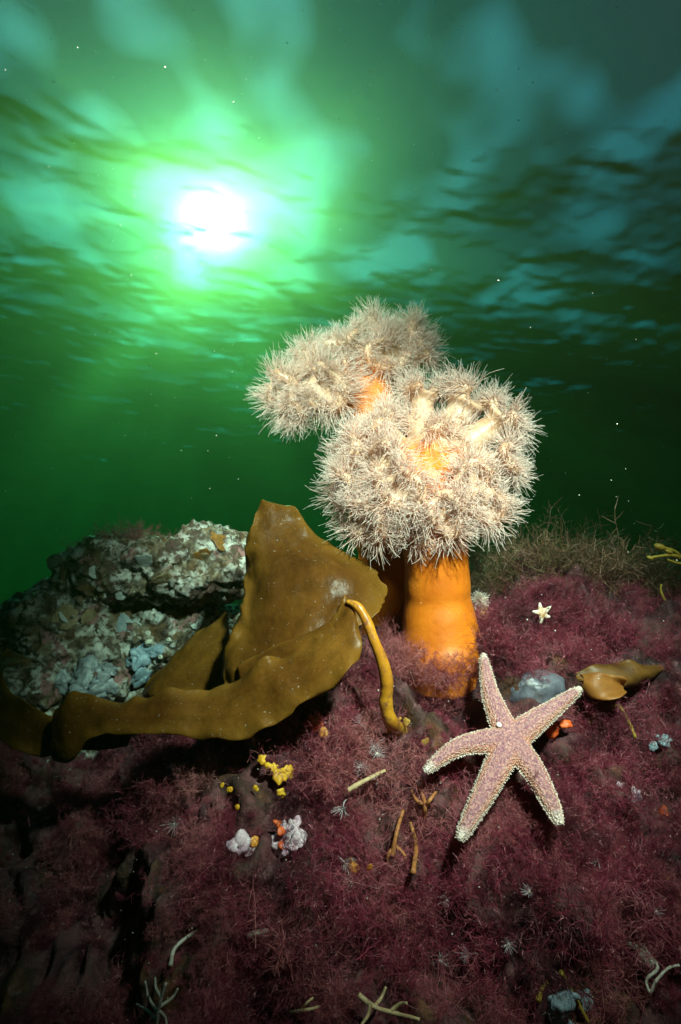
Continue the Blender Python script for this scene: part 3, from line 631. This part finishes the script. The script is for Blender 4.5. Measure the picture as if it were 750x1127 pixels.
def starfish(label, center, arms, wid, hgt, plane_d, mat_, tipw, spines, voxel):
    """arms: lists of pixel points from the centre outwards, lying on the plane plane_d(px,py)->depth"""
    pc_ = np.array(at(*center, plane_d(*center)))
    t_ = thing('starfish', label, 'starfish', pc_)
    e1_ = np.array(at(center[0] + 30, center[1], plane_d(center[0] + 30, center[1]))) - pc_; e2_ = np.array(at(center[0], center[1] - 30, plane_d(center[0], center[1] - 30))) - pc_
    nr = np.cross(e1_, e2_); nr /= np.linalg.norm(nr)
    if nr @ pc_ > 0: nr = -nr
    pieces = []; cl = []; NS = 26; sd_ = 18
    for a in arms:
        cv = catmull([np.array(at(x, y, plane_d(x, y))) for x, y in [center] + a], NS)
        T = np.gradient(cv, axis=0); T /= np.linalg.norm(T, axis=1, keepdims=True)
        S_ = np.cross(nr, T); S_ /= np.linalg.norm(S_, axis=1, keepdims=True)
        s = np.linspace(0, 1, NS); ww = wid * np.interp(s, [0, .12, .25, .5, .75, .92, 1], [.75, 1.0, .93, .74, .54, .36, .15]); hh = hgt * np.interp(s, [0, .2, .5, .9, 1], [.95, 1, .8, .55, .2])
        an = np.arange(sd_) / sd_ * 6.2832; ca, sa = np.cos(an), np.sin(an); sa = np.where(sa < 0, sa * .35, sa)
        V = cv[:, None] + S_[:, None] * (ww[:, None] * ca[None])[:, :, None] + nr * (hh[:, None] * sa[None])[:, :, None]
        V = np.concatenate([cv[:1, None].repeat(sd_, 1) + (V[:1] - cv[:1, None]) * .01, V, cv[-1:, None].repeat(sd_, 1) + (V[-1:] - cv[-1:, None]) * .01])
        I = np.arange((NS + 2) * sd_).reshape(NS + 2, sd_); J = np.roll(I, -1, 1)
        pieces.append((V.reshape(-1, 3), np.stack([I[:-1], J[:-1], J[1:], I[1:]], -1).reshape(-1, 4))); cl.append((cv, S_, ww, hh))
    pieces.append(ellipsoid(pc_, nr, wid * 1.45, hgt * 1.05))
    me = remeshed('body', *join(pieces), voxel, mat_, 5)
    n_ = len(me.vertices); co_ = np.zeros(n_ * 3); me.vertices.foreach_get('co', co_); co_ = co_.reshape(-1, 3)
    rim = np.zeros(n_); dm = np.full(n_, 9.); tip = np.zeros(n_)
    for cv, S_, ww, hh in cl:
        dd = np.linalg.norm(co_[:, None] - cv[None], axis=2); j = dd.argmin(1); q = dd[np.arange(n_), j]; lat = np.abs(((co_ - cv[j]) * S_[j]).sum(1)) / ww[j]
        u_ = q < dm; rim[u_] = np.clip((lat[u_] - .45) * 2, 0, 1); dm = np.minimum(dm, q)
        tip = np.maximum(tip, np.clip(1 - np.linalg.norm(co_ - cv[-1], axis=1) / tipw, 0, 1) ** .6)
    for nm, arr in (('rim', rim), ('tip', tip)):
        at2 = me.attributes.new(nm, 'FLOAT', 'POINT'); at2.data.foreach_set('value', arr.astype(np.float32))
    part('body', me, t_)
    if spines:
        P_, R_ = [], []
        for cv, S_, ww, hh in cl:
            for s in np.linspace(.06, .985, 62):
                i = s * (NS - 1); i0 = int(i); f = i - i0; i1 = min(i0 + 1, NS - 1)
                c0 = cv[i0] * (1 - f) + cv[i1] * f; w0 = ww[i0] * (1 - f) + ww[i1] * f; h0 = hh[i0] * (1 - f) + hh[i1] * f; s0 = S_[i0]
                for kq, a_ in enumerate((.02, .30, .62, 1.0, 1.57, 2.14, 2.52, 2.84, 3.12)):
                    if kq not in (0, 8) and random.random() < .25: continue
                    a_ += random.uniform(-.09, .09); sa, ca = math.sin(a_), math.cos(a_)
                    p = c0 + s0 * w0 * ca * .97 + nr * h0 * max(sa, 0) * .97; nrm_ = s0 * ca / w0 + nr * sa / h0; nrm_ /= np.linalg.norm(nrm_)
                    nrm_ = nrm_ + rng.normal(size=3) * .2; l = (.0017 if kq in (0, 8) else .0008) * random.uniform(.7, 1.2)
                    P_.append([p - nrm_ * .0004, p + nrm_ * l * .6, p + nrm_ * l]); R_.append([.00042, .00045, .00022])
        V, F_, _ = tubes(np.array(P_), np.array(R_), 5); part('spines', mesh_np('spines', V, F_, m_spine), t_, True)
        V, F_ = ellipsoid(np.array(at(548, 804, plane_d(548, 804))) + nr * hgt * .93, nr, .0027, .0018, 8); part('madreporite', mesh_np('madreporite', V, F_, m_white), t_)
    return t_
hs = [hit(x, y) for x, y in ((532, 718), (641, 757), (617, 910), (506, 926), (468, 850), (562, 815))]
def depth_of(p): return p.y * math.cos(PITCH) + p.z * math.sin(PITCH)
XY = np.array([[x, y, 1] for x, y in ((532, 718), (641, 757), (617, 910), (506, 926), (468, 850), (562, 815))]); inv = np.array([1 / depth_of(h[0]) for h in hs])
cf = np.linalg.lstsq(XY, inv, rcond=None)[0]; bias = (inv - XY @ cf).max()
def star_plane(x, y): return 1 / (cf[0] * x + cf[1] * y + cf[2] + bias * .9) - .034
starfish('large pinkish orange starfish with white-tipped arms and pale spines on red algae', (562, 815),
         [[(548, 785), (538, 755), (532, 719)], [(588, 795), (612, 778), (640, 757)], [(585, 845), (604, 880), (617, 909)], [(545, 850), (525, 888), (505, 926)], [(530, 817), (500, 825), (467, 850)]], .0132, .0100, star_plane, m_star, .013, True, .0011)
h0 = depth_of(hit(597, 674)[0])
m_star2 = simple('small_starfish', [(.4, (.72, .34, .14)), (.6, (.85, .70, .56))], 220, .5, .0004, 500)
_, N, L, B = m_star2, m_star2.node_tree.nodes, m_star2.node_tree.links, m_star2.node_tree.nodes['Principled BSDF']
tipa = N.new('ShaderNodeAttribute'); tipa.attribute_name = 'tip'
src = B.inputs['Base Color'].links[0].from_socket; L.new(mix(N, L, tipa.outputs['Fac'], src, (.92, .86, .76)), B.inputs['Base Color'])
starfish('tiny white and orange starfish on the maroon algae mound', (597, 674), [[(595, 669), (594, 663)], [(602, 671), (607, 667)], [(601, 678), (606, 679)], [(596, 680), (595, 687)], [(591, 674), (586, 673)]], .0042, .0034, lambda x, y: h0 - .055, m_star2, .009, False, .0005)

# ------------------------------------------------------------------ small growth on the reef
# blue-grey smooth sponge beside the starfish
p, nor = hit(592, 762); d0 = depth_of(p) - .02
m_bs, N, L, B = mat('smooth_sponge')
r = ramp(N, L, nz(N, L, 26, 4).outputs[0], [(.35, (.09, .09, .12)), (.55, (.17, .18, .23)), (.68, (.24, .20, .22))]); L.new(r.outputs[0], B.inputs['Base Color']); B.inputs['Roughness'].default_value = .35
bp = bump(N, L, nz(N, L, 300, 3).outputs[0], .0006); L.new(bp.outputs[0], B.inputs['Normal'])
c0 = at(590, 758, d0); nr = (-ray(590, 758).normalized() * .8 + Vector((0, 0, .5))).normalized()
V, F_ = ellipsoid((0, 0, 0), (0, 0, 1), 1, 1, 26)
V = V * np.array([.036, .02, .021]) * np.array([1 + .14 * fb(q, 1.3, 2, 4) for q in V])[:, None]
V = V @ np.array(Matrix.Rotation(math.radians(-6), 3, 'Y')).T + np.array(c0)
tag(obj('smooth_sponge', mesh_np('smooth_sponge', V, F_, m_bs)), 'smooth oval blue-grey sponge half hidden behind the large starfish', 'sponge')

def encrust(name, label, cat, pts, mat_, thick=.45, lob='lobe', amp=.8, sub=None):
    base, _ = hit(pts[0][0], pts[0][1]); t_ = thing(name, label, cat, base)
    for i, (px, py, rp) in enumerate(pts):
        p, nor = hit(px, py); nor = (nor + (-p.normalized()) * .6).normalized(); r = rp / FP * depth_of(p); p = p + nor * .015
        V, F_ = lump(p, nor, r, r * thick, amp, 75, 16, i * 5. + px)
        lp = part(lob, mesh_np(lob, V, F_, mat_), t_)
        if sub:
            V, F_ = ellipsoid(p + nor * r * thick * .8, nor, r * .3, r * .15, 8); part('pore', mesh_np('pore', V, F_, sub), lp)
    return t_
m_yel = simple('yellow_sponge', [(.3, (.50, .22, .01)), (.5, (.68, .36, .015)), (.7, (.80, .50, .06))], 70, .5, .001, 260, .2)
m_redsp = simple('red_sponge', [(.3, (.52, .05, .012)), (.7, (.75, .14, .02))], 70, .5, .001, 260, .2)
m_org = simple('orange_sponge', [(.3, (.65, .20, .02)), (.7, (.80, .36, .06))], 70, .5, .001, 260, .2)
m_tan0 = simple('mustard_crust', [(.3, (.25, .12, .02)), (.7, (.42, .24, .05))], 90, .6, .001, 200)
m_pinkc = simple('pink_crust', [(.3, (.40, .22, .34)), (.5, (.60, .42, .52)), (.7, (.72, .62, .68))], 90, .6, .002, 200)
m_dark = simple('pore_dark', [(.3, (.10, .10, .14)), (.7, (.2, .2, .26))], 90, .6, .001, 200)
encrust('yellow_sponge', 'bright yellow sponge lump below the kelp stipe', 'sponge', [(293, 841, 5), (299, 848, 7), (306, 852, 6), (300, 862, 6), (303, 872, 5), (292, 870, 3)], m_yel, .5, 'lobe', 1.3)
encrust('yellow_sponge_spot', 'small yellow sponge spots by the larger yellow sponge', 'sponge', [(264, 870, 4), (258, 866, 3), (270, 885, 3)], m_yel, .6)
encrust('red_sponge', 'small vivid red sponge under the folded kelp', 'sponge', [(352, 795, 7), (358, 800, 8), (349, 803, 5)], m_redsp)
encrust('orange_sponge', 'orange patch of sponge on the foot of the kelp side slope', 'sponge', [(357, 808, 5), (362, 805, 4)], m_org)
encrust('pink_crust', 'pale pink crust with dark pores on the open reef slope', 'coralline crust', [(318, 920, 13), (326, 932, 13), (320, 944, 10), (312, 910, 8), (332, 922, 9), (308, 930, 7)], m_pinkc, .35, 'patch', 1.1, m_dark)
encrust('crust_red_edge', 'thin red sponge rim beside the pale pink crust', 'sponge', [(304, 912, 5), (302, 920, 4), (305, 940, 4)], m_redsp)
encrust('white_crust', 'whitish crust with a yellow edge left of the pink crust', 'coralline crust', [(262, 928, 8), (270, 931, 7), (258, 934, 5)], m_pinkc, .4, 'patch', 1.1)
encrust('crust_yellow_edge', 'small orange sponge streak on the whitish crust', 'sponge', [(274, 924, 5), (279, 928, 4)], m_org)
encrust('red_sponge_patch', 'dark red sponge patch behind the large starfish', 'sponge', [(610, 800, 9), (618, 806, 7)], m_redsp)
encrust('orange_spot', 'little orange sponge spot among algae on the lower slope', 'sponge', [(400, 945, 7), (395, 952, 5), (408, 948, 4)], m_org)
encrust('red_spot', 'red sponge spot on the dark right end of the reef', 'sponge', [(738, 897, 5), (732, 905, 4)], m_redsp)
encrust('grey_shell', 'small bluish shell wedged in algae beyond the starfish', 'shell', [(726, 816, 7), (725, 822, 5)], m_squirt_b, .7)
encrust('pale_patch', 'pale patch of growth on the maroon slope beyond the starfish arm', 'coralline crust', [(683, 868, 8), (690, 874, 6), (678, 862, 5)], m_pinkc, .3, 'patch', 1.2)
encrust('yellow_dot', 'mustard speckled crust patch under the pink algae', 'sponge', [(457, 800, 5), (463, 808, 4)], m_tan0, .3)
encrust('olive_crust', 'blue-grey streaked crust low on the slope', 'crust', [(620, 1085, 12), (632, 1100, 10), (612, 1105, 9), (625, 1118, 9)], m_squirt_b, .3, 'patch', 1.3)

# hydroids: stalked stars of fine tentacles
m_hyd = leafy('hydroid', (.55, .50, .55), (.80, .76, .80), 60, .4, .4)
def hydroid(px, py, rp, label, group, cmat=None):
    p, nor = hit(px, py); r = rp / FP * depth_of(p); nor = (nor - p.normalized() * .7 + Vector(rng.normal(size=3) * .25)).normalized(); c = p + nor * .017
    t_ = thing('hydroid', label, 'hydroid', p, group)
    V, F_ = closed_tube(catmull([np.array(p - nor * .004), np.array(p + nor * .008 + Vector(rng.normal(size=3) * .001)), np.array(c)], 8), np.full(8, .0007), 6); part('stalk', mesh_np('stalk', V, F_, cmat or m_hyd), t_)
    V, F_ = ellipsoid(c, nor, .0014, .0016, 8); part('head', mesh_np('head', V, F_, cmat or m_spine), t_)
    k = 16; R_ = np.array(nor.to_track_quat('Z', 'Y').to_matrix()); P_ = []
    for i in range(k):
        a_ = i / k * 6.28 + random.uniform(-.2, .2); dr = np.array([math.cos(a_), math.sin(a_), random.uniform(.15, .8)]) @ R_.T; l = r * random.uniform(.7, 1.2)
        tt = np.linspace(0, 1, 5)[:, None]; P_.append(np.array(c) + dr * l * tt + np.array(nor) * l * .3 * tt ** 2 + rng.normal(size=3) * l * .12 * tt ** 2)
    V, F_, _ = tubes(np.array(P_), np.tile(np.linspace(.00045, .00018, 5), (k, 1)), 4); part('tentacles', mesh_np('tentacles', V, F_, m_hyd), t_, True)
for px, py, rp in [(190, 846, 11), (203, 843, 12), (212, 848, 10), (200, 902, 11), (186, 852, 9), (207, 838, 9)]: hydroid(px, py, rp, 'pale star-shaped hydroid on the dim ledge under the kelp', 'hydroids under the kelp')
for px, py, rp in [(392, 805, 10), (404, 822, 10), (415, 835, 9), (397, 838, 9), (408, 852, 8), (383, 880, 8), (390, 798, 8), (420, 852, 8)]: hydroid(px, py, rp, 'bluish star-shaped hydroid below the kelp stipe', 'hydroids below the kelp stipe')
for px, py, rp in [(396, 967, 7), (556, 1032, 8), (532, 1050, 8), (505, 985, 7), (470, 1060, 7), (300, 1030, 7), (650, 945, 8), (662, 940, 7), (712, 1000, 7), (365, 940, 9), (350, 915, 8), (385, 960, 8), (590, 990, 7)]: hydroid(px, py, rp, 'thin pale hydroid scattered on the lower slope', 'hydroids on the lower slope')
for px, py, rp in [(661, 735, 8), (668, 732, 7)]: hydroid(px, py, rp, 'pale hydroid perched on the ragged brown kelp fragment', 'hydroids on the kelp fragment')

# juvenile anemone right of the orange column
base = at(533, 700, .74)
t_ = thing('small_anemone', 'small pale anemone on a peach column right beside the orange one', 'anemone', base)
V, F_ = closed_tube(catmull([np.array(at(531, 712, .73)), np.array(at(531, 695, .73)), np.array(at(530, 678, .73)), np.array(at(528, 668, .73))], 16), np.interp(np.linspace(0, 1, 16), [0, .3, .8, 1], [.022, .017, .0105, .009]), 20)
part('column', mesh_np('column', V, F_, simple('peach_skin', [(.3, (.62, .30, .12)), (.7, (.72, .42, .22))], 40, .5, .0006, 200, .25)), t_)
c = np.array(at(527, 662, .725)); g = np.random.RandomState(5); n_ = 240
dr = g.normal(size=(n_, 3)) + [-.1, -.6, .4]; dr /= np.linalg.norm(dr, axis=1, keepdims=True); tt = np.linspace(0, 1, 5)[None, :, None]
P_ = c + dr[:, None] * (.005 + .0085 * g.uniform(.6, 1.1, n_)[:, None, None] * tt) + g.normal(size=(n_, 1, 3)) * .0025 * tt ** 2
V, F_, tq = tubes(P_, np.tile(np.linspace(.0005, .0002, 5), (n_, 1)), 4); part('tentacles', mesh_np('tentacles', V, F_, m_tent, attrs={'t': ('FLOAT', tq)}), t_, True)

# twigs, sprigs and worm tubes
def twig(name, label, cat, pts, r0, r1, mat_, branches=(), group=None, dd=.02):
    def w3(q):
        if len(q) == 3: return np.array(at(*q))
        p, nor = hit(*q); return np.array(at(q[0], q[1], depth_of(p) - dd))
    t_ = thing(name, label, cat, w3(pts[0]), group)
    P_ = catmull([w3(q) for q in pts], 8 * len(pts)); V, F_ = closed_tube(P_, np.linspace(r0, r1, len(P_)) * np.array([1 + .2 * fb(p, 150, 2) for p in P_]), 8)
    part('stem', mesh_np('stem', V, F_, mat_), t_)
    for b in branches:
        P_ = catmull([w3(q) for q in b], 6 * len(b)); V, F_ = closed_tube(P_, np.linspace(r0 * .8, r1 * .8, len(P_)), 7); part('branch', mesh_np('branch', V, F_, mat_), t_)
    return t_
m_sprig = leafy('yellow_sprig', (.36, .22, .03), (.52, .36, .06), 50, .3, .45)
m_otwig = simple('orange_twig', [(.3, (.30, .10, .03)), (.7, (.45, .19, .06))], 60, .6, .001, 200)
m_wtube = simple('worm_tube', [(.3, (.34, .29, .25)), (.7, (.62, .57, .52))], 90, .6, .001, 200)
m_tan = simple('tan_twig', [(.3, (.36, .24, .12)), (.7, (.55, .42, .25))], 90, .6, .001, 200)
twig('yellow_weed', 'curved thin yellow weed stem rising beside the brown bush', 'seaweed', [(746, 702, .74), (744, 685, .735), (736, 668, .735), (728, 652, .735), (728, 643, .735)], .0022, .0013, m_sprig)
t_ = twig('yellow_weed_sprig', 'yellow-brown forked weed sprig with pods reaching over the dark water', 'seaweed', [(775, 628, .74), (755, 616, .735), (738, 611, .73), (714, 614, .73)], .0028, .0018, m_sprig, [[(752, 615, .735), (742, 606, .73), (728, 602, .73)], [(765, 620, .735), (748, 620, .73), (735, 616, .73)]])
for q, r in (((727, 602, .728), .006), ((737, 607, .728), .004), ((716, 614, .728), .0035)):
    V, F_ = lump(at(*q), (1, 0, -.4), r * .7, r * 1.3, .2, 60, 10, 1.); part('pod', mesh_np('pod', V, F_, m_sprig), t_)
twig('orange_twig', 'forked reddish orange twig growing below the stipe', 'seaweed', [(432, 942), (437, 915), (444, 892)], .0022, .0014, m_otwig, [[(434, 932), (428, 940), (426, 950)], [(434, 930), (443, 938), (447, 945)]])
twig('orange_twig', 'rusty twig branching left of the starfish arm', 'seaweed', [(466, 900), (468, 885), (462, 866)], .0026, .0016, m_otwig, [[(467, 890), (474, 880), (480, 872)], [(466, 885), (458, 880), (453, 870)]])
twig('tan_twig', 'straight tan twig slanting beside the pink algae', 'seaweed', [(383, 870), (400, 860), (424, 848)], .0026, .0016, m_tan)
twig('dark_orange_twig', 'dark rusty stem on the lower slope between algae', 'seaweed', [(455, 960), (458, 930), (452, 905)], .0024, .0016, m_otwig)
twig('yellow_weed', 'yellow-green weed stem lying below the orange kelp flap', 'seaweed', [(648, 796), (662, 782), (680, 777), (690, 790), (700, 812)], .0022, .0016, m_sprig)
twig('white_worm_tube', 'looped white worm tube low on the right of the reef', 'worm tube', [(690, 1045), (706, 1040), (714, 1050), (724, 1065), (712, 1078), (716, 1092), (722, 1080), (735, 1066), (748, 1062)], .0016, .0009, m_wtube)
twig('pale_shell_tube', 'pale lumpy tube beside the looped white worm tube', 'worm tube', [(688, 1036), (700, 1042), (712, 1056), (718, 1062)], .0045, .003, m_wtube)
twig('white_branched_bryozoan', 'white twiggy branched tuft at the dark lower reef edge', 'bryozoan', [(172, 1130), (176, 1105), (183, 1082)], .0017, .001, m_wtube, [[(174, 1115), (164, 1098), (160, 1080)], [(176, 1108), (190, 1098), (196, 1088)], [(172, 1122), (162, 1112), (150, 1105)], [(175, 1112), (182, 1120), (184, 1130)], [(178, 1098), (172, 1088), (171, 1076)]])
twig('white_worm_tube', 'short white worm tube above the white twiggy tuft', 'worm tube', [(188, 1062), (192, 1045), (204, 1033), (218, 1024)], .0018, .0012, m_wtube)
twig('banded_tube', 'short pale banded tube lying on the red slope', 'worm tube', [(272, 1030), (282, 1027), (295, 1024)], .0026, .002, m_wtube)
twig('pale_branch', 'cream branching stem sprawled along the reef foot', 'bryozoan', [(395, 1095), (412, 1108), (435, 1115), (462, 1122)], .0019, .0012, m_tan, [[(408, 1105), (405, 1118), (398, 1128)], [(412, 1108), (420, 1098), (425, 1086)], [(430, 1113), (440, 1105), (448, 1104)]])
twig('pale_branch', 'small cream branching stem by the pale sprawled one', 'bryozoan', [(320, 1115), (335, 1112), (352, 1108)], .0016, .001, m_tan, [[(332, 1112), (338, 1104), (345, 1098)]])
twig('yellow_weed_strand', 'narrow yellow weed strand hanging at the reef foot', 'seaweed', [(618, 1070), (632, 1095), (648, 1125)], .0018, .0012, m_sprig)
twig('yellow_weed_strand', 'short bright yellow tuft strand beside the blue-grey crust', 'seaweed', [(592, 1102), (596, 1090), (602, 1080)], .0022, .0014, m_sprig)

# grit and shell fragments caught in the turf, and specks adrift in the water
pick = rng.choice(len(ar), 2200, p=wgt); g = rng.normal(size=(2200, 3)); P_ = cen[pick] + nn[pick] * rng.uniform(.004, .024, (2200, 1)) + g * .002
oc = np.array([[1, 0, 0], [-1, 0, 0], [0, 1, 0], [0, -1, 0], [0, 0, 1], [0, 0, -1]]) * 1.; of = np.array([[0, 2, 4], [2, 1, 4], [1, 3, 4], [3, 0, 4], [2, 0, 5], [1, 2, 5], [3, 1, 5], [0, 3, 5]])
def specks(name, P_, sz, mat_):
    n_ = len(P_); st = rng.uniform(.6, 1.5, (n_, 1, 3)); V = P_[:, None] + oc[None] * sz[:, None, None] * st
    return mesh_np(name, V.reshape(-1, 3), (of[None] + (np.arange(n_) * 6)[:, None, None]).reshape(-1, 3), mat_, False)
gr = obj('shell_grit', specks('shell_grit', P_, rng.uniform(.0003, .0009, 2200) * (1 + (rng.uniform(size=2200) > .97)), m_wtube)); gr['kind'] = 'stuff'; tag(gr, 'pale shell grit caught in the algae turf', 'grit')
n_ = 1800; d_ = rng.uniform(.5, 3.2, n_); P_ = np.array([at(rng.uniform(-60, 810), rng.uniform(-60, 760), d) for d in d_])
dr_ = obj('drifting_particles', specks('drifting_particles', P_, rng.uniform(.0003, .0008, n_) * (1 + d_ * .3), m_white)); dr_['kind'] = 'stuff'; tag(dr_, 'pale specks drifting in the open water', 'particles')
